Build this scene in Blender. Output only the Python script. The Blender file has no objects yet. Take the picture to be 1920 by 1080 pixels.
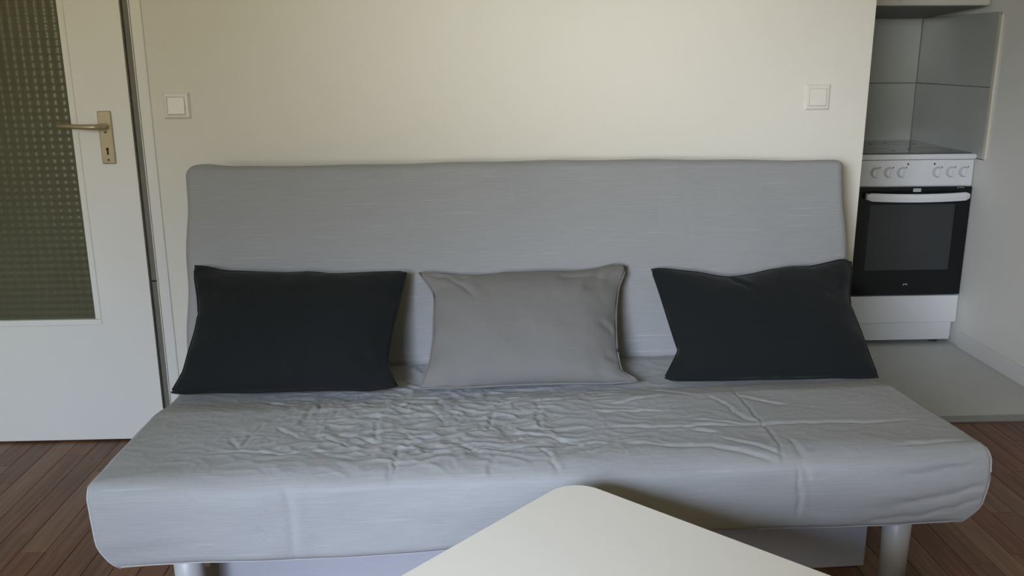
import bpy, bmesh, math, random
import numpy as np
from mathutils import Vector, Matrix, noise

scene = bpy.context.scene
C = scene.collection
random.seed(7)

# ------------------------------------------------------------------ camera
cam_d = bpy.data.cameras.new('camera')
cam_d.sensor_width = 36.0
cam_d.lens = 31.68
cam_d.clip_start = 0.02
cam = bpy.data.objects.new('camera', cam_d)
cam.matrix_world = Matrix(((0.99907, 0.01552, -0.04023, 0.0),
                           (-0.04284, 0.25002, -0.96729, 0.0),
                           (-0.00496, 0.96812, 0.25045, 1.2706),
                           (0, 0, 0, 1)))
C.objects.link(cam)
scene.camera = cam

# ------------------------------------------------------------------ world, daylight, exposure
world = bpy.data.worlds.new('world')
scene.world = world
world.use_nodes = True
wn = world.node_tree.nodes
wn['Background'].inputs[0].default_value = (0.62, 0.74, 0.90, 1)
wn['Background'].inputs[1].default_value = 0.15
scene.cycles.max_bounces = 8
scene.cycles.diffuse_bounces = 5
vs = scene.view_settings
vs.view_transform = 'Standard'
vs.look = 'None'
vs.gamma = 1.0
vs.use_curve_mapping = False
vs.exposure = 0.0


def area(name, loc, target, sx, sy, power, col, spread=180):
    l = bpy.data.lights.new(name, 'AREA')
    l.shape = 'RECTANGLE'
    l.size, l.size_y = sx, sy
    l.energy = power
    l.color = col
    l.spread = math.radians(spread)
    o = bpy.data.objects.new(name, l)
    o.location = loc
    d = Vector(target) - Vector(loc)
    o.rotation_euler = d.to_track_quat('-Z', 'Y').to_euler()
    C.objects.link(o)
    return o


WX0, WX1, WZ0, WZ1, WY = -2.05, -0.65, 0.95, 2.25, -1.75      # window opening in the wall behind the camera
WC = (-1.35, WY + 0.005, 1.6)
area('daylight_garden', WC, (-1.35, 2.9, 1.6), 1.3, 1.2, 35, (1.0, 0.90, 0.34), 180)
area('daylight_sky', WC, (-0.1, 1.5, 0.0), 1.3, 1.2, 8.0, (0.12, 0.22, 1.0), 80)
area('fill_beam_sofa', (-1.35, WY + 0.005, 1.9), (-0.1, 1.62, 0.22), 1.1, 0.5, 6.1, (0.68, 0.81, 1.0), 27)  # added narrow beam in the window, lifts the seat and sofa front
area('fill_beam_wall', WC, (0.45, 2.9, 1.35), 1.3, 1.2, 2.5, (0.96, 1.0, 1.0), 20)  # extra narrow lamp, added to brighten the back wall right of centre
area('fill_beam_niche', WC, (2.1, 3.5, 0.4), 1.3, 1.2, 3.5, (0.78, 0.86, 1.0), 24)  # added beam aimed at the kitchen niche to brighten it
area('fill_beam_door', WC, (-1.6, 2.9, 0.0), 1.3, 1.2, 3.0, (0.44, 0.68, 1.0), 30)  # added fill lamp for the foot of the door


# ------------------------------------------------------------------ helpers
def tag(o, label=None, cat=None, group=None, kind=None):
    if label: o['label'] = label
    if cat: o['category'] = cat
    if group: o['group'] = group
    if kind: o['kind'] = kind
    return o


def empty(name, loc=(0, 0, 0), rz=0.0):
    o = bpy.data.objects.new(name, None)
    o.location = loc
    o.rotation_euler = (0, 0, rz)
    o.empty_display_size = 0.1
    C.objects.link(o)
    return o


def obj(name, bm, m, parent=None, smooth=False, loc=None, rot=None):
    me = bpy.data.meshes.new(name)
    bmesh.ops.recalc_face_normals(bm, faces=bm.faces[:])
    bm.to_mesh(me)
    bm.free()
    for mm in (m if isinstance(m, (list, tuple)) else [m]):
        me.materials.append(mm)
    if smooth:
        for p in me.polygons: p.use_smooth = True
    o = bpy.data.objects.new(name, me)
    C.objects.link(o)
    if parent: o.parent = parent
    if loc: o.location = loc
    if rot: o.rotation_euler = rot
    return o


def bx(bm, x0, x1, y0, y1, z0, z1, bev=0.0, seg=2):
    r = bmesh.ops.create_cube(bm, size=1.0)
    vs_ = r['verts']
    for v in vs_:
        v.co = Vector(((x0 + x1) / 2 + v.co.x * (x1 - x0), (y0 + y1) / 2 + v.co.y * (y1 - y0), (z0 + z1) / 2 + v.co.z * (z1 - z0)))
    if bev > 0:
        es = list({e for v in vs_ for e in v.link_edges})
        bmesh.ops.bevel(bm, geom=es, offset=bev, segments=seg, profile=0.5, affect='EDGES')
    return bm


def box(*a, **k):
    return bx(bmesh.new(), *a, **k)


def cyl(bm, p0, p1, r0, r1=None, n=24, caps=True):
    if r1 is None: r1 = r0
    p0, p1 = Vector(p0), Vector(p1)
    d = p1 - p0
    q = d.to_track_quat('Z', 'Y').to_matrix().to_4x4()
    M = Matrix.Translation((p0 + p1) / 2) @ q
    bmesh.ops.create_cone(bm, cap_ends=caps, segments=n, radius1=r0, radius2=r1, depth=d.length, matrix=M)
    return bm


def tube(bm, pts, r, n=8):
    pts = [Vector(p) for p in pts]
    rings = []
    up = Vector((0, 0, 1))
    for i, p in enumerate(pts):
        t = (pts[min(i + 1, len(pts) - 1)] - pts[max(i - 1, 0)]).normalized()
        a = t.cross(up)
        if a.length < 1e-3: a = t.cross(Vector((0, 1, 0)))
        a.normalize()
        b = t.cross(a).normalized()
        rr = r[i] if isinstance(r, (list, tuple)) else r
        rings.append([bm.verts.new(p + a * rr * math.cos(2 * math.pi * k / n) + b * rr * math.sin(2 * math.pi * k / n)) for k in range(n)])
    for A, B in zip(rings, rings[1:]):
        for k in range(n):
            bm.faces.new((A[k], A[(k + 1) % n], B[(k + 1) % n], B[k]))
    bm.faces.new(rings[0])
    bm.faces.new(list(reversed(rings[-1])))
    return bm


def prism(bm, poly, z0, z1):
    a = [bm.verts.new((x, y, z0)) for x, y in poly]
    b = [bm.verts.new((x, y, z1)) for x, y in poly]
    bm.faces.new(list(reversed(a)))
    bm.faces.new(b)
    n = len(poly)
    for i in range(n):
        bm.faces.new((a[i], a[(i + 1) % n], b[(i + 1) % n], b[i]))
    return bm


# ------------------------------------------------------------------ materials
def mat(name, col, rough=0.6, var=0.05, vscale=6.0, spec=0.5, metal=0.0, bump=0.0, bscale=200.0, coat=0.0, sheen=0.0):
    m = bpy.data.materials.new(name)
    m.use_nodes = True
    nt = m.node_tree
    b = nt.nodes['Principled BSDF']
    b.inputs['Roughness'].default_value = rough
    b.inputs['Specular IOR Level'].default_value = spec
    b.inputs['Metallic'].default_value = metal
    b.inputs['Coat Weight'].default_value = coat
    b.inputs['Sheen Weight'].default_value = sheen
    tc = nt.nodes.new('ShaderNodeTexCoord')
    nz = nt.nodes.new('ShaderNodeTexNoise')
    nz.inputs['Scale'].default_value = vscale
    nz.inputs['Detail'].default_value = 4
    nt.links.new(tc.outputs['Object'], nz.inputs['Vector'])
    rp = nt.nodes.new('ShaderNodeValToRGB')
    rp.color_ramp.elements[0].position = 0.3
    rp.color_ramp.elements[1].position = 0.7
    rp.color_ramp.elements[0].color = tuple(c * (1 - var) for c in col) + (1,)
    rp.color_ramp.elements[1].color = tuple(min(1, c * (1 + var)) for c in col) + (1,)
    nt.links.new(nz.outputs['Fac'], rp.inputs['Fac'])
    nt.links.new(rp.outputs['Color'], b.inputs['Base Color'])
    if bump > 0:
        n2 = nt.nodes.new('ShaderNodeTexNoise')
        n2.inputs['Scale'].default_value = bscale
        n2.inputs['Detail'].default_value = 3
        nt.links.new(tc.outputs['Object'], n2.inputs['Vector'])
        bp = nt.nodes.new('ShaderNodeBump')
        bp.inputs['Strength'].default_value = bump
        bp.inputs['Distance'].default_value = 0.002
        nt.links.new(n2.outputs['Fac'], bp.inputs['Height'])
        nt.links.new(bp.outputs['Normal'], b.inputs['Normal'])
    return m


def fabric(name, col, slub=0.10, rough=0.95, bump=0.25):
    """woven cloth: threads run along local x, with pale slubs"""
    m = bpy.data.materials.new(name)
    m.use_nodes = True
    nt = m.node_tree
    N, L = nt.nodes, nt.links
    b = N['Principled BSDF']
    b.inputs['Roughness'].default_value = rough
    b.inputs['Specular IOR Level'].default_value = 0.15
    b.inputs['Sheen Weight'].default_value = 0.08
    tc = N.new('ShaderNodeTexCoord')

    def streak(sx, sy, sz, det=2):
        mp = N.new('ShaderNodeMapping')
        mp.inputs['Scale'].default_value = (sx, sy, sz)
        L.new(tc.outputs['Object'], mp.inputs['Vector'])
        nz = N.new('ShaderNodeTexNoise')
        nz.inputs['Scale'].default_value = 1.0
        nz.inputs['Detail'].default_value = det
        L.new(mp.outputs['Vector'], nz.inputs['Vector'])
        return nz.outputs['Fac']
    fine = streak(14, 380, 380)
    slubn = streak(4.0, 150, 150, 2)
    cross = streak(420, 30, 30, 1)
    big = streak(2.5, 2.5, 2.5, 3)
    r1 = N.new('ShaderNodeMapRange'); r1.inputs[1].default_value = 0.3; r1.inputs[2].default_value = 0.7
    r1.inputs[3].default_value = 1 - slub * 0.45; r1.inputs[4].default_value = 1 + slub * 0.45
    L.new(fine, r1.inputs[0])
    r2 = N.new('ShaderNodeMapRange'); r2.inputs[1].default_value = 0.62; r2.inputs[2].default_value = 0.78
    r2.inputs[3].default_value = 1.0; r2.inputs[4].default_value = 1 + slub * 1.6
    L.new(slubn, r2.inputs[0])
    r3 = N.new('ShaderNodeMapRange'); r3.inputs[1].default_value = 0.3; r3.inputs[2].default_value = 0.7
    r3.inputs[3].default_value = 0.96; r3.inputs[4].default_value = 1.04
    L.new(big, r3.inputs[0])
    m1 = N.new('ShaderNodeMath'); m1.operation = 'MULTIPLY'; L.new(r1.outputs[0], m1.inputs[0]); L.new(r2.outputs[0], m1.inputs[1])
    m2 = N.new('ShaderNodeMath'); m2.operation = 'MULTIPLY'; L.new(m1.outputs[0], m2.inputs[0]); L.new(r3.outputs[0], m2.inputs[1])
    vm = N.new('ShaderNodeVectorMath'); vm.operation = 'SCALE'
    vm.inputs[0].default_value = col
    L.new(m2.outputs[0], vm.inputs['Scale'])
    L.new(vm.outputs[0], b.inputs['Base Color'])
    ad = N.new('ShaderNodeMath'); ad.operation = 'ADD'; L.new(fine, ad.inputs[0]); L.new(cross, ad.inputs[1])
    bp = N.new('ShaderNodeBump'); bp.inputs['Strength'].default_value = bump; bp.inputs['Distance'].default_value = 0.0015
    L.new(ad.outputs[0], bp.inputs['Height'])
    L.new(bp.outputs['Normal'], b.inputs['Normal'])
    return m


def wood(name, col):
    m = bpy.data.materials.new(name)
    m.use_nodes = True
    nt = m.node_tree
    N, L = nt.nodes, nt.links
    b = N['Principled BSDF']
    b.inputs['Roughness'].default_value = 0.42
    b.inputs['Specular IOR Level'].default_value = 0.35
    tc = N.new('ShaderNodeTexCoord')
    mp = N.new('ShaderNodeMapping')
    mp.inputs['Scale'].default_value = (70, 3.0, 10)
    L.new(tc.outputs['Object'], mp.inputs['Vector'])
    oi = N.new('ShaderNodeObjectInfo')
    av = N.new('ShaderNodeVectorMath'); av.operation = 'ADD'
    L.new(mp.outputs['Vector'], av.inputs[0])
    sc = N.new('ShaderNodeMath'); sc.operation = 'MULTIPLY'; sc.inputs[1].default_value = 40
    L.new(oi.outputs['Random'], sc.inputs[0]); L.new(sc.outputs[0], av.inputs[1])
    nz = N.new('ShaderNodeTexNoise')
    nz.inputs['Scale'].default_value = 1.0; nz.inputs['Detail'].default_value = 5; nz.inputs['Distortion'].default_value = 0.4
    L.new(av.outputs[0], nz.inputs['Vector'])
    rp = N.new('ShaderNodeValToRGB')
    e = rp.color_ramp.elements
    e[0].position = 0.28; e[0].color = tuple(c * 0.62 for c in col) + (1,)
    e[1].position = 0.72; e[1].color = tuple(c * 1.25 for c in col) + (1,)
    L.new(nz.outputs['Fac'], rp.inputs['Fac'])
    L.new(rp.outputs['Color'], b.inputs['Base Color'])
    return m


M = {}
M['wall'] = mat('wall_paint_cream', (0.80, 0.78, 0.72), 0.85, 0.012, 2.0, 0.2, bump=0.12, bscale=260)
M['wall2'] = mat('wall_paint_white', (0.82, 0.81, 0.765), 0.85, 0.012, 2.0, 0.2, bump=0.12, bscale=260)
M['ceiling'] = mat('ceiling_paint', (0.84, 0.83, 0.80), 0.9, 0.01, 2.0, 0.2)
M['door'] = mat('door_lacquer', (0.85, 0.84, 0.82), 0.42, 0.012, 3.0, 0.4)
M['frame'] = mat('frame_lacquer', (0.80, 0.79, 0.77), 0.4, 0.015, 3.0, 0.4)
M['seal'] = mat('grey_rubber_seal', (0.17, 0.165, 0.14), 0.6, 0.1, 14)
M['gap'] = mat('dark_gap', (0.03, 0.028, 0.025), 0.8, 0.1, 10)
M['champagne'] = mat('champagne_aluminium', (0.46, 0.39, 0.27), 0.38, 0.05, 30, 0.5, metal=0.55)
M['plastic'] = mat('white_switch_plastic', (0.80, 0.78, 0.73), 0.35, 0.01, 10, 0.5)
M['enamel'] = mat('white_enamel', (0.78, 0.79, 0.81), 0.25, 0.01, 5, 0.5)
M['sofa'] = fabric('grey_sofa_cover', (0.318, 0.328, 0.342))
M['piping'] = fabric('grey_piping', (0.40, 0.41, 0.43), 0.06)
M['cushion_dark'] = fabric('charcoal_cushion_cloth', (0.0110, 0.0135, 0.0150), 0.12, bump=0.15)
M['cushion_grey'] = fabric('mid_grey_cushion_cloth', (0.190, 0.188, 0.186), 0.05, bump=0.15)
M['leg'] = mat('grey_painted_steel', (0.42, 0.42, 0.43), 0.4, 0.03, 8)
M['steel_dark'] = mat('dark_steel', (0.06, 0.06, 0.065), 0.5, 0.05, 8, metal=0.5)
M['boxfab'] = fabric('grey_box_fabric', (0.34, 0.345, 0.39), 0.05)
M['table'] = mat('white_laminate', (0.78, 0.755, 0.705), 0.38, 0.008, 4, 0.45)
M['tile'] = mat('glazed_grey_white_tile', (0.50, 0.52, 0.48), 0.16, 0.03, 3, 0.5)
M['grout'] = mat('grout', (0.20, 0.20, 0.19), 0.9, 0.05, 20)
M['trimtile'] = mat('cream_tile_trim', (0.72, 0.68, 0.57), 0.35, 0.02, 8)
M['vinyl'] = mat('light_grey_vinyl', (0.62, 0.63, 0.61), 0.45, 0.04, 5, 0.4)
M['alu'] = mat('aluminium_strip', (0.36, 0.36, 0.34), 0.4, 0.05, 20, metal=0.6)
M['blackglass'] = mat('black_oven_glass', (0.006, 0.008, 0.009), 0.12, 0.05, 4, 0.35)
M['hob'] = mat('grey_glass_hob', (0.12, 0.125, 0.13), 0.05, 0.03, 6, 0.6)
M['dark'] = mat('dark_print', (0.05, 0.05, 0.05), 0.6, 0.05, 8)
M['silver'] = mat('silver_print', (0.50, 0.52, 0.53), 0.4, 0.1, 120)
M['ring'] = mat('pale_grey_print', (0.46, 0.47, 0.48), 0.5, 0.03, 20)
M['cavity'] = mat('oven_enamel_cavity', (0.10, 0.105, 0.11), 0.4, 0.1, 12)
M['wire'] = mat('chrome_wire', (0.6, 0.6, 0.6), 0.25, 0.05, 20, metal=1.0)
M['filter'] = mat('grey_metal_filter', (0.22, 0.22, 0.22), 0.5, 0.1, 40, metal=0.4)
M['cabinet'] = mat('white_cabinet_board', (0.66, 0.64, 0.58), 0.4, 0.01, 4)
M['hallwall'] = mat('hall_wall', (0.42, 0.40, 0.30), 0.9, 0.05, 3)
M['woods'] = [wood('laminate_%s' % n, c) for n, c in (
    ('umber', (0.190, 0.098, 0.058)), ('russet', (0.212, 0.097, 0.056)), ('walnut', (0.162, 0.086, 0.054)),
    ('tan', (0.228, 0.130, 0.080)), ('chestnut', (0.190, 0.086, 0.050)))]

# relief glass of the door
g = bpy.data.materials.new('pressed_pattern_glass')
g.use_nodes = True
gb = g.node_tree.nodes['Principled BSDF']
gb.inputs['Roughness'].default_value = 0.23
gb.inputs['IOR'].default_value = 1.5
gb.inputs['Transmission Weight'].default_value = 0.55
gz = g.node_tree.nodes.new('ShaderNodeTexNoise'); gz.inputs['Scale'].default_value = 5
gr = g.node_tree.nodes.new('ShaderNodeValToRGB')
gr.color_ramp.elements[0].color = (0.20, 0.20, 0.125, 1); gr.color_ramp.elements[1].color = (0.26, 0.265, 0.18, 1)
g.node_tree.links.new(gz.outputs['Fac'], gr.inputs['Fac'])
g.node_tree.links.new(gr.outputs['Color'], gb.inputs['Base Color'])
M['pattern_glass'] = g

# oven window pane (tinted, half see-through) and clear window pane
def pane_mat(name, col, alpha, rough):
    m = mat(name, col, rough, 0.03, 5, 0.5)
    m.node_tree.nodes['Principled BSDF'].inputs['Alpha'].default_value = alpha
    return m
M['ovenpane'] = pane_mat('tinted_oven_pane', (0.052, 0.057, 0.060), 0.78, 0.14)
M['winpane'] = pane_mat('clear_window_pane', (0.8, 0.85, 0.85), 0.06, 0.02)

# ------------------------------------------------------------------ room shell
YB = 2.909          # living-room back wall plane
XL, XR = -2.35, 2.15
YR = WY             # rear wall with the window
ZC = 2.52
YK = 4.38           # kitchen back wall
DX0, DX1, DZ = -1.935, -1.035, 2.03   # door opening


def struct(name, bm, m, parent=None):
    o = obj(name, bm, m, parent)
    o['kind'] = 'structure'
    return o


# floor slab + kitchen floor
struct('floor', box(XL - .1, XR + .1, YR - .15, YB + .05, -0.12, -0.010), M['gap'])
floor = bpy.data.objects['floor']
struct('floor_kitchen', box(0.85, XR + .1, YB + 0.05, YK + .1, -0.12, 0.0), M['vinyl'])
struct('floor_hall', box(-2.4, -0.75, YB + 0.05, 4.4, -0.12, -0.002), M['woods'][2])
struct('trim_1', box(1.27, XR, YB - 0.008, YB + 0.045, -0.01, 0.006, bev=0.002), M['alu'])

# back wall with the door opening (right end is the free edge next to the kitchen niche)
bm = bmesh.new()
bx(bm, DX1, 1.27, YB, YB + .12, -.1, ZC)
bx(bm, XL, DX0, YB, YB + .12, -.1, ZC)
bx(bm, DX0, DX1, YB, YB + .12, DZ, ZC)
struct('wall_back', bm, M['wall'])
struct('wall_left', box(XL - .1, XL, YR, YB + .12, -.1, ZC), M['wall'])
wall_right = struct('wall_right', box(XR, XR + .1, YR, YK + .1, -.1, ZC), M['wall2'])
wall_kitchen = struct('wall_kitchen', box(0.85, XR, YK, YK + .1, -.1, ZC), M['wall2'])
struct('wall_kitchen_left', box(0.75, 0.85, YB + .12, YK + .1, -.1, ZC), M['wall2'])
bm = bmesh.new()
bx(bm, -2.5, -2.4, YB + .12, 4.4, -.1, ZC); bx(bm, -0.85, -0.75, YB + .12, 4.4, -.1, ZC); bx(bm, -2.5, -0.75, 4.4, 4.5, -.1, ZC)
struct('wall_hall', bm, M['hallwall'])
struct('ceiling', box(-2.5, XR + .1, YR - .15, YK + .12, ZC, ZC + .1), M['ceiling'])
# rear wall with the window opening
bm = bmesh.new()
bx(bm, XL - .1, WX0, YR - .15, YR, -.1, ZC); bx(bm, WX1, XR + .1, YR - .15, YR, -.1, ZC)
bx(bm, WX0, WX1, YR - .15, YR, -.1, WZ0); bx(bm, WX0, WX1, YR - .15, YR, WZ1, ZC)
struct('wall_rear', bm, M['wall'])
bm = bmesh.new()
t = 0.06
bx(bm, WX0, WX0 + t, YR - .14, YR - .09, WZ0, WZ1); bx(bm, WX1 - t, WX1, YR - .14, YR - .09, WZ0, WZ1)
bx(bm, WX0, WX1, YR - .14, YR - .09, WZ0, WZ0 + t); bx(bm, WX0, WX1, YR - .14, YR - .09, WZ1 - t, WZ1)
bx(bm, -1.39, -1.31, YR - .14, YR - .09, WZ0, WZ1)
win = struct('window_1', bm, M['door'])
obj('pane', box(WX0 + t, WX1 - t, YR - .12, YR - .115, WZ0 + t, WZ1 - t), M['winpane'], win)
obj('window_sill', box(WX0 - .05, WX1 + .05, YR - .01, YR + .12, WZ0 - .04, WZ0 - .005, bev=.004), M['door'], win)

# skirting
bbr = struct('baseboard_right', box(XR - .012, XR, 2.0, 3.74, 0.0, .072, bev=.003), M['frame'])
struct('baseboard_back', box(DX1 + .06, 1.268, YB - .012, YB, 0, .072, bev=.003), M['frame'])

# ------------------------------------------------------------------ laminate strips
PW = 0.0705


def plank_mesh(L, i):
    bm = box(-PW / 2 + .0006, PW / 2 - .0006, -L / 2 + .0006, L / 2 - .0006, -.010, 0.0, bev=.0009, seg=1)
    me = bpy.data.meshes.new('plank')
    bm.to_mesh(me); bm.free()
    me.materials.append(M['woods'][i])
    return me


LENS = (0.36, 0.48, 0.60)
PM = {(a, i): plank_mesh(L, i) for a, L in enumerate(LENS) for i in range(5)}
stuff = {}
rngp = random.Random(11)
nx = int((XR - XL) / PW) + 1
far = bmesh.new()
for k in range(nx):
    x = XL + PW * (k + .5)
    if x + PW / 2 > XR: continue
    y = YB + (0.045 if x < 1.2 else -0.01)
    y -= 0.0
    y_end = YR
    first = rngp.uniform(0.1, 0.5)
    while y > y_end + .05:
        a = rngp.randrange(3); i = rngp.choice((0, 0, 1, 2, 3, 4))
        L = LENS[a]
        if first:
            L = first; first = None; a = None
        if y - L < y_end: L = y - y_end; a = None
        yc = y - L / 2
        vis = (x < -0.72 and yc > 1.45) or (x > 0.55 and yc > 1.35) or (-0.8 < x < -0.3 and 1.6 < yc < 2.0)
        if vis:
            if a is None:
                me = plank_mesh(L, i)
            else:
                me = PM[(a, i)]
            o = bpy.data.objects.new('plank', me)
            o.location = (x, yc, 0)
            C.objects.link(o)
            o.parent = floor
        else:
            n0 = len(far.faces)
            bx(far, x - PW / 2 + .0006, x + PW / 2 - .0006, y - L + .0006, y - .0006, -.010, 0)
            far.faces.ensure_lookup_table()
            for f in far.faces[n0:]: f.material_index = i
        y -= L
fo = obj('plank_field', far, M['woods'], floor)
fo['kind'] = 'stuff'

# ------------------------------------------------------------------ door
# leaf as one solid with a glazed opening
LX0, LX1 = DX0 + 0.03, -1.0665
GX0, GX1, GZ0, GZ1 = LX0 + .165, -1.236, 0.418, 1.86
bm = bmesh.new()
y0, y1 = YB - .004, YB + .036
bx(bm, LX0, GX0, y0, y1, .008, 2.0); bx(bm, GX1, LX1, y0, y1, .008, 2.0)
bx(bm, GX0, GX1, y0, y1, .008, GZ0); bx(bm, GX0, GX1, y0, y1, GZ1, 2.0)
bmesh.ops.remove_doubles(bm, verts=bm.verts[:], dist=1e-5)
FR = struct('door_1', bm, M['door'])
# glazing beads
for n_, a in enumerate(((GX0, GX0 + .012, GZ0 + .0205, GZ1 - .0205), (GX1 - .012, GX1, GZ0 + .0205, GZ1 - .0205), (GX0, GX1, GZ0, GZ0 + .012), (GX0, GX1, GZ1 - .012, GZ1))):
    obj('glazing_bead', box(a[0] - .004, a[1] + .004, y0 - .004, y0 + .012, a[2] - .004, a[3] + .004, bev=.003), M['door'], FR)
# pressed glass: square lens relief
cw, ch = 0.0262, 0.0225
nxg, nzg = int((GX1 - GX0) / cw), int((GZ1 - GZ0) / ch)
bm = bmesh.new()
sub = 4
rows = []
for j in range(nzg * sub + 1):
    row = []
    for i in range(nxg * sub + 1):
        x = GX0 + (GX1 - GX0) * i / (nxg * sub); z = GZ0 + (GZ1 - GZ0) * j / (nzg * sub)
        fx = (i % sub) / sub; fz = (j % sub) / sub
        h = 0.0018 * math.sin(math.pi * fx) + 0.0016 * math.sin(math.pi * fz)
        row.append(bm.verts.new((x, y0 + .012 - h, z)))
    rows.append(row)
for r0, r1 in zip(rows, rows[1:]):
    for i in range(len(r0) - 1):
        bm.faces.new((r0[i], r0[i + 1], r1[i + 1], r1[i]))
be = [e for e in bm.edges if e.is_boundary]
ext = bmesh.ops.extrude_edge_only(bm, edges=be)
vv = [e for e in ext['geom'] if isinstance(e, bmesh.types.BMVert)]
for v in vv: v.co.y = y0 + .018
bmesh.ops.contextual_create(bm, geom=[e for e in bm.edges if e.is_boundary])
gl = obj('glass_pane', bm, M['pattern_glass'], FR, smooth=True)
gl['label'] = 'pressed square-patterned glass'
# steel frame: lip on the wall, rebate with rubber seal
bm = bmesh.new()
bx(bm, -1.0365, -1.002, YB - .006, YB + .05, 0.0, DZ + .033, bev=.003)
bx(bm, DX0 - .03, DX0 + .0, YB - .012, YB + .05, 0.0, DZ + .033, bev=.003)
bx(bm, DX0 - .03, -1.002, YB - .012, YB + .05, DZ, DZ + .033, bev=.003)
obj('door_frame', bm, M['frame'], FR)
obj('frame_rebate', box(-1.066, -1.036, YB + .022, YB + .06, 0, DZ), M['gap'], FR)
obj('rubber_seal', box(-1.0615, -1.0425, YB + .004, YB + .03, 0.56, DZ, bev=.003), M['seal'], FR)
obj('rubber_seal', box(-1.0615, -1.0425, YB + .004, YB + .03, 0.0, 0.556, bev=.003), M['seal'], FR)
obj('seal_lip', box(-1.0420, -1.0392, YB - .001, YB + .025, 0.0, DZ), M['frame'], FR)
# handle set
pl = obj('handle_plate', box(-1.1685, -1.1265, y0 - .007, y0, .944, 1.108, bev=.003), M['champagne'], FR)
bm = bmesh.new()
tube(bm, [(-1.146, y0 - .006, 1.062), (-1.146, y0 - .030, 1.062), (-1.148, y0 - .043, 1.062), (-1.155, y0 - .051, 1.062), (-1.168, y0 - .054, 1.062),
          (-1.20, y0 - .053, 1.063), (-1.24, y0 - .050, 1.065), (-1.276, y0 - .046, 1.066)],
     [.0095, .0095, .0095, .0095, .0092, .0078, .0072, .0064], n=14)
obj('lever', bm, M['champagne'], pl, smooth=True)
bm = bmesh.new(); cyl(bm, (-1.146, y0 - .0105, 1.062), (-1.146, y0 - .0065, 1.062), .0135); obj('rosette', bm, M['champagne'], pl)
bm = bmesh.new(); cyl(bm, (-1.1475, y0 - .0085, .991), (-1.1475, y0 - .0065, .991), .0042, n=16)
bx(bm, -1.150, -1.145, y0 - .0085, y0 - .0065, .973, .990); obj('keyhole', bm, M['gap'], pl)
for zz in (1.043, .957):
    bm = bmesh.new(); cyl(bm, (-1.1475, y0 - .0085, zz), (-1.1475, y0 - .0065, zz), .0034, n=14); obj('screw', bm, M['steel_dark'], pl)


# ------------------------------------------------------------------ switches
def switch(x, z, label, side):
    r = empty('light_switch', (x, YB, z))
    tag(r, label, 'switch', 'wall switches above the sofa')
    s = 0.0405
    # bevelled square frame with an opening
    bm = bmesh.new()
    prof = [(s, 0.0), (s, -.004), (s - .005, -.0095), (s - .0125, -.0105), (s - .0135, -.006)]
    rings = []
    for (h, y) in prof:
        rings.append([bm.verts.new((sx * h, y, sz * h)) for sx, sz in ((-1, -1), (1, -1), (1, 1), (-1, 1))])
    for A, B in zip(rings, rings[1:]):
        for k in range(4): bm.faces.new((A[k], A[(k + 1) % 4], B[(k + 1) % 4], B[k]))
    bm.faces.new(rings[-1])
    obj('switch_frame', bm, M['plastic'], r)
    bm = box(-.026, .026, -.0125, -.003, -.026, .026, bev=.0015)
    for v in bm.verts:
        if v.co.y < -.008: v.co.y += v.co.z * 0.05 + side * v.co.x * .05
    obj('rocker', bm, M['plastic'], r)
    return r


switch(-0.9225, 1.1225, 'square white light switch on the wall by the glazed door', 1)
switch(1.1035, 1.1345, 'square white light switch on the wall near the kitchen niche', -1)

# ------------------------------------------------------------------ tiles in the niche
def tile_mesh(n, bm):
    return bm


zr = ((.835, 1.1285), (1.1315, 1.431))
struct('trim_2', box(XR - .011, XR, 3.706, 3.728, .835, 1.420, bev=.003), M['trimtile'])
obj('tile_bed', box(XR - .004, XR, 3.728, YK, .83, 1.43), M['grout'], wall_right)
obj('tile_bed', box(0.86, XR, YK - .004, YK, .83, 1.43), M['grout'], wall_kitchen)
for z0, z1 in zr:
    for a, b in ((3.730, 4.374),):
        obj('tile', box(XR - .009, XR - .003, a, b, z0, z1, bev=.0015), M['tile'], wall_right)
    for a, b in ((1.540, 2.139), (0.938, 1.537)):
        obj('tile', box(a, b, YK - .009, YK - .003, z0, z1, bev=.0015), M['tile'], wall_kitchen)

# ------------------------------------------------------------------ cooker
SX, SY = 1.6445, 3.774
st = tag(empty('cooker', (SX, SY, 0)), 'white freestanding cooker with black glass oven door in the kitchen niche', 'cooker')
W = 0.492
bm = bmesh.new()
bx(bm, .004, W - .004, .022, .57, .03, .115); bx(bm, 0, .018, .012, .58, .105, .83); bx(bm, W - .018, W, .012, .58, .105, .83)
bx(bm, .018, W - .018, .56, .58, .105, .83); bx(bm, .018, W - .018, .015, .57, .105, .24); bx(bm, .018, W - .018, .015, .57, .70, .83)
obj('body', bm, M['enamel'], st)
# hob
bm = bmesh.new()
poly = [(-.004, -.010), (W + .004, -.010), (W + .004, .592), (-.004, .592)]
prism(bm, poly, .832, .853)
bmesh.ops.bevel(bm, geom=bm.edges[:], offset=.004, segments=2, affect='EDGES')
hobf = obj('hob_frame', bm, M['enamel'], st)
obj('hob_glass', box(.006, W - .006, .018, .584, .8535, .8575, bev=.0012), M['hob'], hobf)
for hx, hy, hr in ((.13, .14, .07), (.36, .14, .09), (.13, .42, .09), (.36, .42, .07)):
    bm = bmesh.new()
    n = 40
    a = [bm.verts.new((hx + hr * math.cos(6.2832 * k / n), hy + hr * math.sin(6.2832 * k / n), .8578)) for k in range(n)]
    b = [bm.verts.new((hx + (hr - .002) * math.cos(6.2832 * k / n), hy + (hr - .002) * math.sin(6.2832 * k / n), .8578)) for k in range(n)]
    for k in range(n): bm.faces.new((a[k], a[(k + 1) % n], b[(k + 1) % n], b[k]))
    obj('cooking_zone_ring', bm, M['dark'], hobf)
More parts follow.
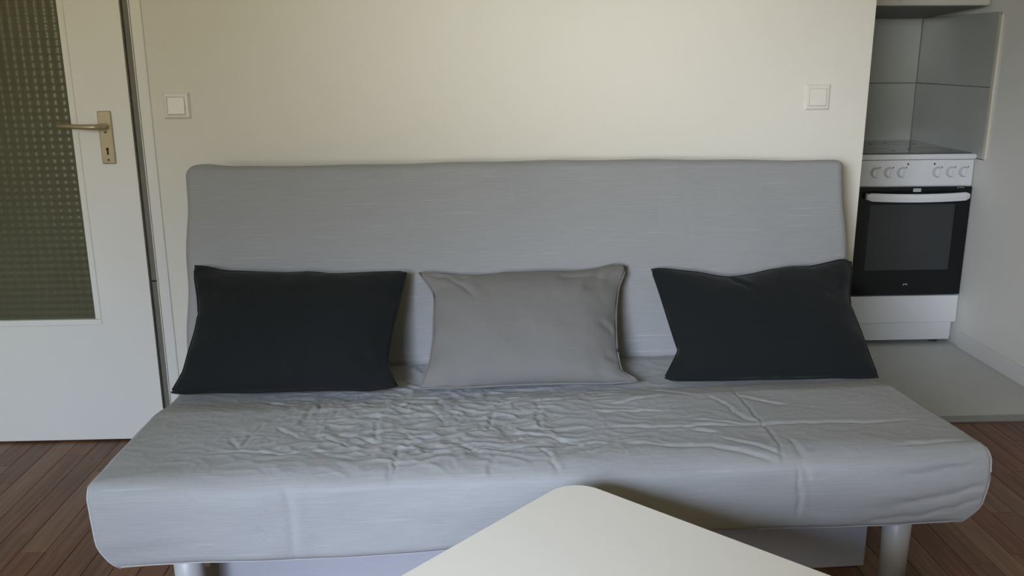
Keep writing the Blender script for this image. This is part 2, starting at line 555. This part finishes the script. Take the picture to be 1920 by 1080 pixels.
# control panel
cp = obj('control_panel', box(.002, W - .002, -.004, .02, .718, .829, bev=.003), M['enamel'], st)
for kx in (.066, .124, .181, .336, .394, .450):
    bm = bmesh.new()
    kz = .777
    cyl(bm, (kx, -.004, kz), (kx, -.020, kz), .0205, .0185, n=28)
    kn = obj('knob', bm, M['enamel'], cp)
    obj('knob_grip', box(kx - .004, kx + .004, -.027, -.0195, kz - .017, kz + .017, bev=.002), M['enamel'], kn)
    bm = bmesh.new(); cyl(bm, (kx, -.0042, kz), (kx, -.0055, kz), .0235, n=28); obj('knob_ring', bm, M['ring'], cp)
    bm = bmesh.new(); cyl(bm, (kx + .0165, -.0035, kz + .0215), (kx + .0165, -.0048, kz + .0215), .0028, n=10); obj('scale_mark', bm, M['dark'], cp)
for kx in (.203, .318):
    bm = bmesh.new(); cyl(bm, (kx, -.0035, .812), (kx, -.0055, .812), .0042, n=14); obj('indicator_lamp', bm, M['dark'], cp)
# oven door: frame around a pane
PX0, PX1, PZ0, PZ1 = .052, .425, .350, .640
ya, yb = -.012, .010
bm = bmesh.new()
for a in ((.003, PX0, .238, .714), (PX1, W - .003, .238, .714), (PX0, PX1, .238, PZ0), (PX0, PX1, PZ1, .714)):
    bx(bm, a[0], a[1], ya, yb, a[2], a[3])
od = obj('oven_door', bm, M['blackglass'], st)
obj('oven_window', box(PX0, PX1, ya + .0005, ya + .004, PZ0, PZ1), M['ovenpane'], od)
# handle, gently bowed
bm = bmesh.new()
nseg = 24
rings = []
for k in range(nseg + 1):
    s = k / nseg; x = .022 + (W - .046) * s
    bow = 4 * s * (1 - s)
    yy = -.038 - .020 * bow; zz = .678 - .004 * bow
    e = min(1, min(s, 1 - s) * 18 + .55)
    sec = [(-.007, -.017), (.006, -.017), (.009, 0), (.006, .017), (-.007, .017), (-.011, 0)]
    rings.append([bm.verts.new((x, yy + a * e, zz + b * e)) for a, b in sec])
for A, B in zip(rings, rings[1:]):
    for k in range(6): bm.faces.new((A[k], A[(k + 1) % 6], B[(k + 1) % 6], B[k]))
bm.faces.new(rings[0]); bm.faces.new(list(reversed(rings[-1])))
for x in (.028, W - .040):
    bx(bm, x, x + .012, -.038, ya, .664, .690)
obj('oven_handle', bm, M['enamel'], od)
obj('name_plate', box(.233, .267, ya - .0012, ya, .694, .709), M['silver'], od)
bm = bmesh.new()
for k in range(5):
    bx(bm, .425 + k * .0065, .4275 + k * .0065, ya - .001, ya, .7085 + (k % 2) * .001, .7135)
obj('energy_print', bm, M['silver'], od)
bm = bmesh.new()
n = 10
for cx_ in (.2365, .2455):
    a = [bm.verts.new((cx_ + .0062 * math.cos(math.pi * k / n), ya - .001, .281 + .0085 * math.sin(math.pi * k / n))) for k in range(n + 1)]
    b = [bm.verts.new((cx_ + .0030 * math.cos(math.pi * k / n), ya - .001, .281 + .0045 * math.sin(math.pi * k / n))) for k in range(n + 1)]
    for k in range(n): bm.faces.new((a[k], a[k + 1], b[k + 1], b[k]))
obj('emblem', bm, M['silver'], od)
# cavity lining with racks
bm = bmesh.new()
bx(bm, .02, .03, .03, .54, .25, .70); bx(bm, W - .03, W - .02, .03, .54, .25, .70); bx(bm, .03, W - .03, .53, .54, .25, .70)
bx(bm, .03, W - .03, .03, .54, .245, .255); bx(bm, .03, W - .03, .03, .54, .69, .70)
obj('oven_cavity', bm, M['cavity'], st)
for zz in (.545, .47):
    bm = bmesh.new()
    tube(bm, [(.035, .06, zz), (W - .035, .06, zz)], .003, 6); tube(bm, [(.035, .50, zz), (W - .035, .50, zz)], .003, 6)
    for k in range(11):
        x = .05 + k * (W - .1) / 10
        tube(bm, [(x, .06, zz), (x, .50, zz)], .0016, 5)
    obj('oven_rack', bm, M['wire'], st)
obj('drawer', box(.001, W - .001, -.010, .02, .108, .232, bev=.004), M['enamel'], st)
obj('plinth', box(.010, W - .012, .010, .03, .022, .106, bev=.002), M['enamel'], st)
for fx, fy in ((.05, .06), (W - .06, .06), (.05, .52), (W - .06, .52)):
    bm = bmesh.new(); cyl(bm, (fx, fy, 0), (fx, fy, .031), .018, n=16); obj('foot', bm, M['dark'], st)

# ------------------------------------------------------------------ hood and cabinet over the cooker
hd = tag(empty('cooker_hood', (1.645, 3.80, 1.46)), 'flat white extractor hood above the cooker', 'hood')
bm = bmesh.new()
sect = [(0, 0), (.572, -.030), (.572, .11), (0, .11)]
A_ = [bm.verts.new((0, y_, z_)) for y_, z_ in sect]; B_ = [bm.verts.new((.492, y_, z_)) for y_, z_ in sect]
bm.faces.new(A_); bm.faces.new(list(reversed(B_)))
for k in range(4): bm.faces.new((A_[k], A_[(k + 1) % 4], B_[(k + 1) % 4], B_[k]))
bmesh.ops.bevel(bm, geom=bm.edges[:], offset=.003, segments=2, affect='EDGES')
obj('body', bm, M['cabinet'], hd)
fl_ = obj('filter', box(.02, .472, .012, .555, -.004, .001), M['filter'], hd); fl_.rotation_euler = (-math.atan2(.030, .572), 0, 0)
bm = bmesh.new(); cyl(bm, (.115, .001, .024), (.115, -.010, .024), .012, n=20); obj('push_button', bm, M['cabinet'], hd)
cb = tag(empty('wall_cabinet', (1.645, 3.86, 1.575)), 'white wall cabinet above the extractor hood', 'cabinet')
obj('carcass', box(0, .492, .02, .515, 0, .62), M['cabinet'], cb)
dr = obj('cabinet_door', box(.002, .490, 0, .019, .002, .618, bev=.002), M['cabinet'], cb)
bm = bmesh.new(); cyl(bm, (.44, 0, .06), (.44, -.022, .06), .010, .013, n=18); obj('knob', bm, M['champagne'], dr)

# ------------------------------------------------------------------ sofa bed
SOFA_ROT = math.radians(2.62)
sofa = tag(empty('sofa_bed', (0.174, 1.799, 0), SOFA_ROT), 'grey fabric three-seat sofa bed with armless backrest and round legs', 'sofa')

TOP = [[(-0.768, 0.149), (-0.668, 0.144), (-0.617, 0.125), (-0.584, 0.136), (-0.489, 0.142)], [(-0.38, 0.069), (-0.364, -0.004), (-0.356, 0.077), (-0.35, 0.149)], [(-0.37, 0.099), (-0.358, 0.057)], [(-0.761, 0.234), (-0.724, 0.165), (-0.71, 0.229), (-0.7, 0.298), (-0.669, 0.331)], [(-0.598, 0.3), (-0.598, 0.441)], [(-0.576, 0.466), (-0.577, 0.36)], [(-0.57, 0.227), (-0.534, 0.234), (-0.464, 0.161)], [(-0.517, 0.244), (-0.46, 0.227), (-0.421, 0.178)], [(-0.431, 0.201), (-0.406, 0.166)], [(-0.422, 0.344), (-0.421, 0.258), (-0.407, 0.177)], [(-0.351, 0.239), (-0.327, 0.202), (-0.258, 0.207)], [(-0.294, 0.133), (-0.267, 0.109)], [(-0.239, 0.193), (-0.2, 0.134), (-0.154, 0.087)], [(-0.327, 0.483), (-0.306, 0.46)], [(-0.27, 0.463), (-0.251, 0.392)], [(-0.286, 0.382), (-0.261, 0.328), (-0.243, 0.276)], [(-0.424, 0.383), (-0.336, 0.428), (-0.256, 0.366)], [(-0.479, 0.337), (-0.407, 0.342)], [(-0.236, 0.364), (-0.203, 0.335)], [(-0.123, 0.352), (-0.136, 0.229)], [(-0.16, 0.396), (-0.059, 0.4), (0.01, 0.421), (0.126, 0.437)], [(-0.002, 0.408), (-0.01, 0.217)], [(-0.09, 0.213), (-0.0, 0.181), (0.072, 0.107)], [(-0.026, 0.117), (-0.012, 0.053), (-0.002, 0.002)], [(-0.138, 0.065), (-0.142, 0.007)], [(-0.081, 0.112), (-0.015, 0.138)], [(-0.547, 0.307), (-0.522, 0.38)], [(-0.724, 0.481), (-0.675, 0.462)], [(-0.516, 0.419), (-0.436, 0.424)], [(-0.66, 0.282), (-0.596, 0.218)], [(0.117, 0.323), (0.339, 0.293)], [(0.099, 0.217), (0.475, 0.187), (0.698, 0.185), (0.913, 0.163)], [(0.461, 0.389), (0.496, 0.248), (0.526, 0.188)], [(0.547, 0.413), (0.534, 0.258), (0.533, 0.147), (0.514, -0.022)], [(0.56, 0.093), (0.562, 0.019)], [(0.347, 0.179), (0.408, 0.146)], [(0.4, 0.121), (0.522, 0.023)], [(0.166, 0.119), (0.364, 0.075), (0.513, 0.001)], [(0.548, 0.364), (0.634, 0.308)], [(0.794, 0.044), (0.956, 0.047)], [(0.368, 0.232), (0.488, 0.192)], [(0.201, 0.368), (0.356, 0.399)], [(0.329, 0.486), (0.426, 0.392)]]
FRONT = [[(0.546, 0.374), (0.55, 0.253)], [(0.555, 0.39), (0.569, 0.34)], [(0.593, 0.42), (0.621, 0.397)], [(0.668, 0.395), (0.876, 0.399), (0.958, 0.417)], [(0.777, 0.346), (0.986, 0.364)], [(0.775, 0.269), (0.837, 0.277), (0.993, 0.314)], [(0.71, 0.227), (0.842, 0.237), (0.998, 0.28)], [(-0.586, 0.413), (-0.585, 0.302), (-0.579, 0.206)], [(-0.785, 0.387), (-0.775, 0.359)], [(-0.657, 0.287), (-0.63, 0.257)]]


def stroke_field(P, strokes, width, depth):
    """valley-and-ridge folds along polylines; P is an (n,2) array"""
    P = P + np.array([(0.007 * noise.noise(Vector((a * 30, b * 30, 2.0))) + .010 * noise.noise(Vector((a * 9, b * 9, 6.0))), 0.006 * noise.noise(Vector((a * 30, b * 30, 4.0))) + .010 * noise.noise(Vector((a * 9, b * 9, 8.0)))) for a, b in P])
    out = np.zeros(len(P))
    for k, s in enumerate(strokes):
        s = np.array(s)
        w = width * (0.75 + 0.5 * ((k * 37) % 10) / 10)
        best = np.full(len(P), 9.0); sgn = np.zeros(len(P)); along = np.zeros(len(P))
        tot = sum(np.hypot(*(b - a)) for a, b in zip(s, s[1:])); acc = 0
        for a, b in zip(s, s[1:]):
            d = b - a; l = np.hypot(*d)
            t_ = np.clip(((P - a) @ d) / (l * l), 0, 1)
            q = P - (a + t_[:, None] * d)
            dist = np.hypot(q[:, 0], q[:, 1])
            side = np.sign(d[0] * q[:, 1] - d[1] * q[:, 0])
            m_ = dist < best
            best[m_] = dist[m_]; sgn[m_] = side[m_]; along[m_] = (acc + t_[m_] * l) / tot
            acc += l
        sd = best * sgn
        env = np.clip(np.minimum(along, 1 - along) * 5 + .25, 0, 1)
        up = 1 if s[-1][0] >= s[0][0] else -1
        out += depth * env * (-np.exp(-(sd / w) ** 2) + 0.40 * np.exp(-((sd - up * 2.2 * w) / (1.8 * w)) ** 2))
    return out


def rounded_box(hx, hy, hz, rx, ry, rz, nx, ny, nz, bottom=True, ry_fn=None):
    """grid box mapped to a box with elliptical edges; returns verts, faces and the raw box coordinates"""
    verts = []; faces = []; idx = {}

    def vid(p):
        k = (round(p[0], 6), round(p[1], 6), round(p[2], 6))
        if k not in idx:
            idx[k] = len(verts); verts.append(k)
        return idx[k]

    def lin(n): return np.linspace(-1, 1, n + 1)
    X, Y, Z = lin(nx), lin(ny), lin(nz)

    def face(A, B, f):
        g = [[vid(f(a, b)) for b in B] for a in A]
        for i in range(len(A) - 1):
            for j in range(len(B) - 1):
                faces.append((g[i][j], g[i + 1][j], g[i + 1][j + 1], g[i][j + 1]))
    for s in (-1, 1):
        if s > 0 or bottom: face(X, Y, lambda a, b: (a, b, s))
        face(X, Z, lambda a, b: (a, s, b)); face(Y, Z, lambda a, b: (s, a, b))
    raw = np.array(verts)
    P = raw * np.array([hx, hy, hz])
    ryv = np.full(len(P), ry) if ry_fn is None else ry_fn(raw[:, 0])
    R = np.stack([np.full(len(P), rx), ryv, np.full(len(P), rz)], 1)
    inner = np.array([hx, hy, hz]) - R
    q = np.clip(P, -inner, inner)
    d = (P - q) / R
    n = np.linalg.norm(d, axis=1)
    ok = n > 1e-9
    dd = np.zeros_like(d)
    dd[ok] = d[ok] / n[ok, None]
    return q + dd * R, faces, raw


def np_obj(name, V, F, m, parent, smooth=True):
    me = bpy.data.meshes.new(name)
    me.from_pydata([tuple(v) for v in V], [], F)
    me.materials.append(m)
    me.update()
    bm = bmesh.new(); bm.from_mesh(me)
    bmesh.ops.recalc_face_normals(bm, faces=bm.faces[:]); bm.to_mesh(me); bm.free()
    if smooth:
        for p in me.polygons: p.use_smooth = True
    o = bpy.data.objects.new(name, me)
    C.objects.link(o)
    o.parent = parent
    return o


def fbm(x, y, z, o=3):
    return noise.fractal(Vector((x, y, z)), 1.0, 2.0, o)


# --- seat: origin at its own centre; local frame u (x), v (y), z
SEAT_HX, SEAT_HY, SEAT_HZ = 1.000, 0.40, 0.1035
SC = np.array([-0.003, 0.40, 0.2975])
V, F, RAW = rounded_box(SEAT_HX, SEAT_HY, SEAT_HZ, .016, .085, .036, 600, 230, 46, False, lambda a: .026 + .062 * (1 - np.abs(a) ** 5))
V = V + SC
u, v, z = V[:, 0].copy(), V[:, 1].copy(), V[:, 2].copy()
# sides run in towards the rear, front hangs with a slight belly, bottom front corners rounded off
fl = 1 - 0.036 * np.clip((v - 0.03) / .55, 0, 1)
hem = np.clip((.40 - z) / .19, 0, 1)
V[:, 0] = u * fl * (1 - 0.012 * hem) + 0.004 * np.sin(v * 17) * np.sign(u) * hem
V[:, 0] += np.where(u > .9, 1, 0) * (0.012 * np.sin(np.clip((.41 - z) / .2, 0, 1) * math.pi) * np.clip(1 - v / .12, 0, 1))
corner = np.clip((np.abs(u) - .955) / .04, 0, 1) * np.clip((.27 - z) / .06, 0, 1)
V[:, 0] -= np.sign(u) * corner * .030 * np.clip((.27 - z) / .06, 0, 1)
topm = np.clip((z - .37) / .02, 0, 1)                     # top of the seat
frm = np.clip((.06 - v) / .05, 0, 1) * (1 - topm)         # front drop
dip = .010 * np.exp(-((u + .15) / .45) ** 2) * np.exp(-((v - .30) / .22) ** 2)
V[:, 2] -= topm * (dip + .018 * np.clip((v - .40) / .10, 0, 1) * (1 - .8 * np.clip((v - .60) / .08, 0, 1)))
V[:, 2] += (1 - topm) * np.clip((.25 - z) / .03, 0, 1) * (.006 * np.sin(u * 5.2 + .5) + .010 * np.clip(u, -1, 1))
H = np.zeros(len(u))
ti = np.where(topm > 0)[0]
H[ti] = stroke_field(np.stack([u[ti], v[ti]], 1), TOP, .0054, .0030)
for k in ti:
    a, b = u[k], v[k]
    wa = a + .020 * noise.noise(Vector((a * 14, b * 14, 5.0))); wb = b + .016 * noise.noise(Vector((a * 14, b * 14, 9.0)))
    crumple = math.exp(-((a + .25) / .42) ** 2) * min(1, max(0, (b - .02) / .10)) + .16
    r1 = abs(noise.noise(Vector((wa * 15, wb * 26, 3.1)))); r2 = abs(noise.noise(Vector((wa * 34, wb * 48, 7.7))))
    H[k] += .0024 * noise.noise(Vector((a * 7, b * 9, 1.7))) + crumple * (.0046 * (.35 - min(1, r1 * 2.4)) + .0020 * (.35 - min(1, r2 * 2.6)))
V[:, 2] += topm * H
HF = stroke_field(np.stack([u, z], 1), FRONT, .008, .0035)
loosef = np.array([fbm(a * 4, 2.2, c * 9) for a, c in zip(u, z)])
V[:, 1] -= frm * (HF + .006 * loosef + .006 * np.sin(np.clip((.40 - z) / .19, 0, 1) * math.pi))
seat = np_obj('seat', V, F, M['sofa'], sofa)
Vs = V
# piping cords of the cover follow its edges
def edge_path(mask, key, step, off=(0, 0, 0)):
    k = np.where(mask)[0]
    k = k[np.argsort(Vs[k, key])][::step]
    return [tuple(Vs[i] + np.array(off)) for i in k]


E1 = 1 - 1e-6
for sg in (-1, 1):
    side_m = (RAW[:, 0] * sg > E1) & (RAW[:, 2] > E1)
    down_m = (RAW[:, 0] * sg > E1) & (RAW[:, 1] < -E1)
    pts = edge_path(side_m, 1, 6)[::-1]
    dn = edge_path(down_m, 2, 3)[::-1]
    bm = bmesh.new(); tube(bm, pts + dn[1:], .0030, 8)
    obj('piping', bm, M['piping'], seat, smooth=True)
hem_m = (RAW[:, 1] < -E1) & (np.abs(RAW[:, 2] + .86) < .022) & (np.abs(RAW[:, 0]) < .965)
bm = bmesh.new(); tube(bm, edge_path(hem_m, 0, 6, (0, -.0006, 0)), .0016, 6)
obj('hem_stitching', bm, M['piping'], seat, smooth=True)

# --- backrest: built in its own leaning frame (x across, y through, z up the slope)
LEAN = math.atan2(.195, .57)
BH = .307
V, F, RAWB = rounded_box(.996, .058, BH, .030, .038, .030, 260, 16, 110)
u, yv, w = V[:, 0].copy(), V[:, 1].copy(), V[:, 2].copy()
V[:, 0] += .020
fr = np.clip(-yv / .05, 0, 1)
bl = [[(.430, .558 - BH), (.424, .47 - BH), (.417, .379 - BH)], [(.512, .54 - BH), (.520, .44 - BH), (.516, .328 - BH)], [(.502, .54 - BH), (.508, .36 - BH)], [(.60, .54 - BH), (.605, .45 - BH)], [(-.03, .56 - BH), (-.03, .48 - BH)]]
HB = stroke_field(np.stack([u + .02, w], 1), bl, .005, .0016)
lo = np.array([fbm(a * 3.0, 4.4, c * 4) for a, c in zip(u, w)])
V[:, 1] -= fr * (HB + .005 * lo + .012 * (1 - (u / .996) ** 2) * (1 - (w / BH) ** 2))
topb = np.clip((w - BH + .03) / .03, 0, 1)
V[:, 2] += topb * (.005 * np.sin(u * 3.1 + .9) + .003 * np.sin(u * 21) * .4 + np.where(u < -.86, .009 * np.exp(-((u + .94) / .05) ** 2), 0)) - topb * .006 * u
V[:, 0] += np.sign(u) * np.clip((np.abs(u) - .95) / .04, 0, 1) * .003 * np.sin(w * 26)
back = np_obj('backrest', V, F, M['sofa'], sofa)
back.location = (0, .71 + .058 * math.cos(LEAN) + math.sin(LEAN) * BH, .385 + math.cos(LEAN) * BH - .058 * math.sin(LEAN))
back.rotation_euler = (-LEAN, 0, 0)
for zz, rr in ((-BH + .030, .0020), (-BH + .012, .0030)):
    bm = bmesh.new(); tube(bm, [(uu, -.0585 + (.006 if zz < -BH + .02 else -.0008), zz) for uu in np.linspace(-.95, .99, 40)], rr, 6)
    obj('hem_stitching', bm, M['piping'], back, smooth=True)
bm = bmesh.new(); tube(bm, [(-.968, -.03, zz) for zz in np.linspace(-.26, .27, 20)], .003, 6)
obj('piping', bm, M['piping'], back, smooth=True)

# --- underframe and legs
bm = bmesh.new()
bx(bm, -.90, .90, .10, .14, .185, .215); bx(bm, -.90, .90, .60, .64, .185, .215)
bx(bm, -.90, -.86, .10, .70, .185, .215); bx(bm, .86, .90, .10, .70, .185, .215)
obj('underframe', bm, M['steel_dark'], sofa)
for lx, ly in ((-.828, .085), (.838, .085), (-.80, .66), (.83, .66)):
    bm = bmesh.new()
    cyl(bm, (lx, ly, .0), (lx, ly, .23), .030, .034, n=28)
    lg = obj('leg', bm, M['leg'], sofa, smooth=False)
    for p in lg.data.polygons: p.use_smooth = len(p.vertices) == 4

# ------------------------------------------------------------------ storage box under the sofa
ca, sa = math.cos(SOFA_ROT), math.sin(SOFA_ROT)
def sofa_pt(u_, v_): return (0.174 + u_ * ca - v_ * sa, 1.799 + u_ * sa + v_ * ca, 0)
sb = tag(empty('storage_box', sofa_pt(0, .175), SOFA_ROT), 'long low grey fabric bedding box on the floor under the sofa', 'storage box')
bm = bmesh.new()
bx(bm, -.822, .815, 0, .018, .002, .180, bev=.004); bx(bm, -.822, .815, .402, .42, .002, .180, bev=.004)
bx(bm, -.822, -.804, .018, .402, .002, .180); bx(bm, .797, .815, .018, .402, .002, .180); bx(bm, -.804, .797, .018, .402, .002, .012)
obj('box_body', bm, M['boxfab'], sb)
bm = bmesh.new()
bx(bm, -.826, .819, -.004, .424, .178, .184, bev=.002)
obj('lid', bm, M['boxfab'], sb)
obj('corner_tab', box(-.826, -.806, -.006, 0, .10, .17, bev=.002), M['plastic'], sb)

# ------------------------------------------------------------------ cushions
PV, PZ = .245, .255
PL = math.hypot(PV, PZ)
TA = math.atan2(PV, PZ)
OUT = {
 'A': {'top': [(-0.933, 0.399), (-0.904, 0.395), (-0.851, 0.379), (-0.762, 0.373), (-0.673, 0.367), (-0.613, 0.369), (-0.553, 0.36), (-0.493, 0.36), (-0.432, 0.362), (-0.372, 0.362), (-0.337, 0.361)], 'right': [(-0.337, 0.361), (-0.345, 0.331), (-0.36, 0.262), (-0.375, 0.195), (-0.385, 0.13), (-0.391, 0.082), (-0.385, 0.05), (-0.365, 0.008)], 'bottom': [(-0.953, 0.014), (-0.921, 0.008), (-0.846, 0.01), (-0.736, 0.005), (-0.625, 0.006), (-0.513, 0.004), (-0.443, -0.002), (-0.401, 0.003), (-0.365, 0.008)], 'left': [(-0.933, 0.399), (-0.929, 0.357), (-0.915, 0.297), (-0.907, 0.246), (-0.911, 0.189), (-0.921, 0.133), (-0.929, 0.071), (-0.953, 0.014)]},
 'B': {'top': [(-0.302, 0.351), (-0.281, 0.353), (-0.235, 0.347), (-0.158, 0.335), (-0.104, 0.339), (-0.034, 0.343), (0.06, 0.343), (0.17, 0.344), (0.218, 0.351), (0.259, 0.363), (0.302, 0.36)], 'right': [(0.302, 0.36), (0.298, 0.333), (0.274, 0.288), (0.258, 0.219), (0.249, 0.151), (0.244, 0.084), (0.248, 0.019), (0.298, -0.009)], 'bottom': [(-0.306, -0.009), (-0.245, -0.009), (-0.173, -0.011), (-0.086, -0.009), (0.002, -0.008), (0.089, -0.01), (0.148, -0.012), (0.222, -0.014), (0.298, -0.009)], 'left': [(-0.302, 0.351), (-0.286, 0.327), (-0.264, 0.288), (-0.26, 0.27), (-0.264, 0.202), (-0.267, 0.135), (-0.277, 0.071), (-0.306, -0.009)]},
 'C': {'top': [(0.377, 0.346), (0.407, 0.348), (0.453, 0.34), (0.516, 0.331), (0.562, 0.318), (0.601, 0.312), (0.658, 0.317), (0.726, 0.332), (0.793, 0.343), (0.859, 0.341), (0.911, 0.352), (0.963, 0.364), (0.988, 0.357)], 'right': [(0.988, 0.357), (0.981, 0.324), (0.959, 0.27), (0.947, 0.217), (0.949, 0.182), (0.955, 0.129), (0.96, 0.061), (0.968, -0.021)], 'bottom': [(0.365, 0.001), (0.387, -0.008), (0.443, -0.01), (0.518, -0.012), (0.623, -0.013), (0.745, -0.016), (0.836, -0.016), (0.912, -0.021), (0.968, -0.021)], 'left': [(0.377, 0.346), (0.384, 0.306), (0.392, 0.252), (0.401, 0.183), (0.41, 0.115), (0.416, 0.081), (0.391, 0.041), (0.365, 0.001)]}}


def resample(pts, n):
    P = np.array(pts); d = np.r_[0, np.cumsum(np.hypot(*np.diff(P, axis=0).T))]; d /= d[-1]
    tt = np.linspace(0, 1, n + 1)
    X = np.stack([np.interp(tt, d, P[:, 0]), np.interp(tt, d, P[:, 1])], 1)
    for _ in range(2): X[1:-1] = .25 * X[:-2] + .5 * X[1:-1] + .25 * X[2:]
    return X


def cushion(key, v0, m, label, front, rear, folds, seed, group='cushions leaning on the sofa backrest'):
    c0 = (np.mean([p[0] for p in OUT[key]['bottom']]))
    bl_ = sofa_pt(c0, v0)
    r = empty('cushion', (bl_[0], bl_[1], .409), SOFA_ROT)
    tag(r, label, 'cushion', group)
    NS, NT = 96, 64
    o_ = OUT[key]
    T_, B_ = resample(o_['top'], NS), resample(o_['bottom'], NS)
    L_, R_ = resample(o_['left'][::-1], NT), resample(o_['right'][::-1], NT)
    s = np.linspace(0, 1, NS + 1)[:, None]; t_ = np.linspace(0, 1, NT + 1)[None, :]
    P = np.zeros((NS + 1, NT + 1, 2))
    for k in range(2):
        P[..., k] = (1 - t_) * B_[:, k][:, None] + t_ * T_[:, k][:, None] + (1 - s) * L_[:, k][None, :] + s * R_[:, k][None, :] \
            - ((1 - s) * (1 - t_) * B_[0, k] + s * (1 - t_) * B_[-1, k] + (1 - s) * t_ * T_[0, k] + s * t_ * T_[-1, k])
    a, b = 2 * s - 1, 2 * t_ - 1
    prof = ((1 - np.abs(a) ** 2.6) ** .62) * ((1 - np.abs(b) ** 2.4) ** .60)
    tight = np.clip(np.abs(a) ** 6 + np.abs(b) ** 6, 0, 1)
    flat = P.reshape(-1, 2) - np.array([c0, 0])
    FO = stroke_field(flat, folds, .011, .0065).reshape(NS + 1, NT + 1) if folds else 0
    lo_ = np.array([fbm(q[0] * 7, q[1] * 9, seed) for q in flat]).reshape(NS + 1, NT + 1)
    rim = np.minimum(1, prof * 5)
    puck = .004 * np.sin(28 * (s + 0 * t_) + 3 * np.sin(9 * s + seed)) * np.clip(np.abs(b) ** 5, 0, 1) + .0045 * np.sin(22 * (t_ + 0 * s) + seed) * np.clip(np.abs(a) ** 6, 0, 1)
    hf = front * prof + rim * (FO + .006 * lo_ + puck)
    hb = np.minimum(rear * prof ** 1.2, np.maximum(0, .8 * P[..., 1] + .012) + .0)
    verts = []; faces = []
    def add(hh):
        base = len(verts)
        for i in range(NS + 1):
            for j in range(NT + 1):
                verts.append((P[i, j, 0] - c0, -hh[i, j], P[i, j, 1]))
        return base
    fb = add(hf); rb = add(-hb)
    st_ = NT + 1
    for i in range(NS):
        for j in range(NT):
            faces.append((fb + i * st_ + j, fb + (i + 1) * st_ + j, fb + (i + 1) * st_ + j + 1, fb + i * st_ + j + 1))
            faces.append((rb + i * st_ + j, rb + i * st_ + j + 1, rb + (i + 1) * st_ + j + 1, rb + (i + 1) * st_ + j))
    V = np.array(verts)
    me = bpy.data.meshes.new('cover'); me.from_pydata([tuple(q) for q in V], [], faces)
    bm = bmesh.new(); bm.from_mesh(me)
    bmesh.ops.remove_doubles(bm, verts=bm.verts[:], dist=.0004)
    bmesh.ops.recalc_face_normals(bm, faces=bm.faces[:]); bm.to_mesh(me); bm.free()
    me.materials.append(m)
    for p in me.polygons: p.use_smooth = True
    o = bpy.data.objects.new('cover', me); C.objects.link(o); o.parent = r
    o.rotation_euler = (-TA, 0, 0)
    # seam running round the edge
    ring = [tuple((q[0] - c0, 0, q[1])) for q in list(B_[::3]) + list(R_[3::3]) + list(T_[::-1][3::3]) + list(L_[::-1][3::3])]
    bm = bmesh.new(); tube(bm, ring, .0032, 6)
    so = obj('edge_seam', bm, m, r, smooth=True); so.rotation_euler = (-TA, 0, 0)
    return r


cushion('A', .49, M['cushion_dark'], 'charcoal cushion at the door end of the sofa', .070, .055, [[(-.25, .33), (-.17, .26)], [(.24, .04), (.17, .10)]], 1.3)
cushion('B', .51, M['cushion_grey'], 'mid-grey cushion in the middle of the sofa', .066, .055,
        [[(-.285, .345), (-.22, .325), (-.17, .285), (-.14, .24)], [(-.235, .335), (-.19, .325), (-.16, .31)], [(.245, .13), (.20, .155)], [(.25, .05), (.215, .06)], [(.28, .32), (.22, .30), (.17, .25)], [(.20, .31), (.10, .30)]], 4.7)
cushion('C', .50, M['cushion_dark'], 'charcoal cushion with dented top edge at the kitchen end of the sofa', .068, .055,
        [[(-.06, .31), (-.035, .27), (0.0, .24)], [(-.25, .10), (-.18, .12)], [(.28, .26), (.22, .22)]], 8.1)

# ------------------------------------------------------------------ white table in the foreground
tb = tag(empty('coffee_table', (0.186, 1.613, 0), 0), 'white low table with rounded corners in front of the sofa', 'table')
d1 = Vector((-.29, -.304)).normalized(); d2 = Vector((d1.y, -d1.x)) * -1
if d2.x < 0: d2 = -d2
S1, S2, RR = .75, .75, .065
apex = Vector((0, RR * (math.sqrt(2) - 1)))          # sharp corner that rounds back to the origin
corners = [apex, apex + d2 * S2, apex + d2 * S2 + d1 * S1, apex + d1 * S1]
poly = []
for k in range(4):
    p = corners[k]; a = (corners[k - 1] - p).normalized(); b = (corners[(k + 1) % 4] - p).normalized()
    cc = p + (a + b) * RR
    for i in range(11):
        th = math.pi / 2 * i / 10
        poly.append(tuple(cc - b * RR * math.cos(th) - a * RR * math.sin(th)))
bm = bmesh.new(); prism(bm, poly, .424, .45)
es = [e for e in bm.edges if abs(e.verts[0].co.z - e.verts[1].co.z) < 1e-6]
bmesh.ops.bevel(bm, geom=es, offset=.0025, segments=2, affect='EDGES')
obj('table_top', bm, M['table'], tb)
ctr = sum(corners, Vector((0, 0))) / 4
for p in corners:
    q = p + (ctr - p).normalized() * .14
    q0 = p + (ctr - p).normalized() * .11
    bm = bmesh.new(); cyl(bm, (q0.x, q0.y, 0), (q.x, q.y, .425), .014, .020, n=20)
    obj('leg', bm, M['table'], tb)
bm = bmesh.new()
inn = [p + (ctr - p).normalized() * .15 for p in corners]
for a, b in zip(inn, inn[1:] + inn[:1]):
    tube(bm, [(a.x, a.y, .412), (b.x, b.y, .412)], .011, 8)
obj('apron', bm, M['table'], tb)
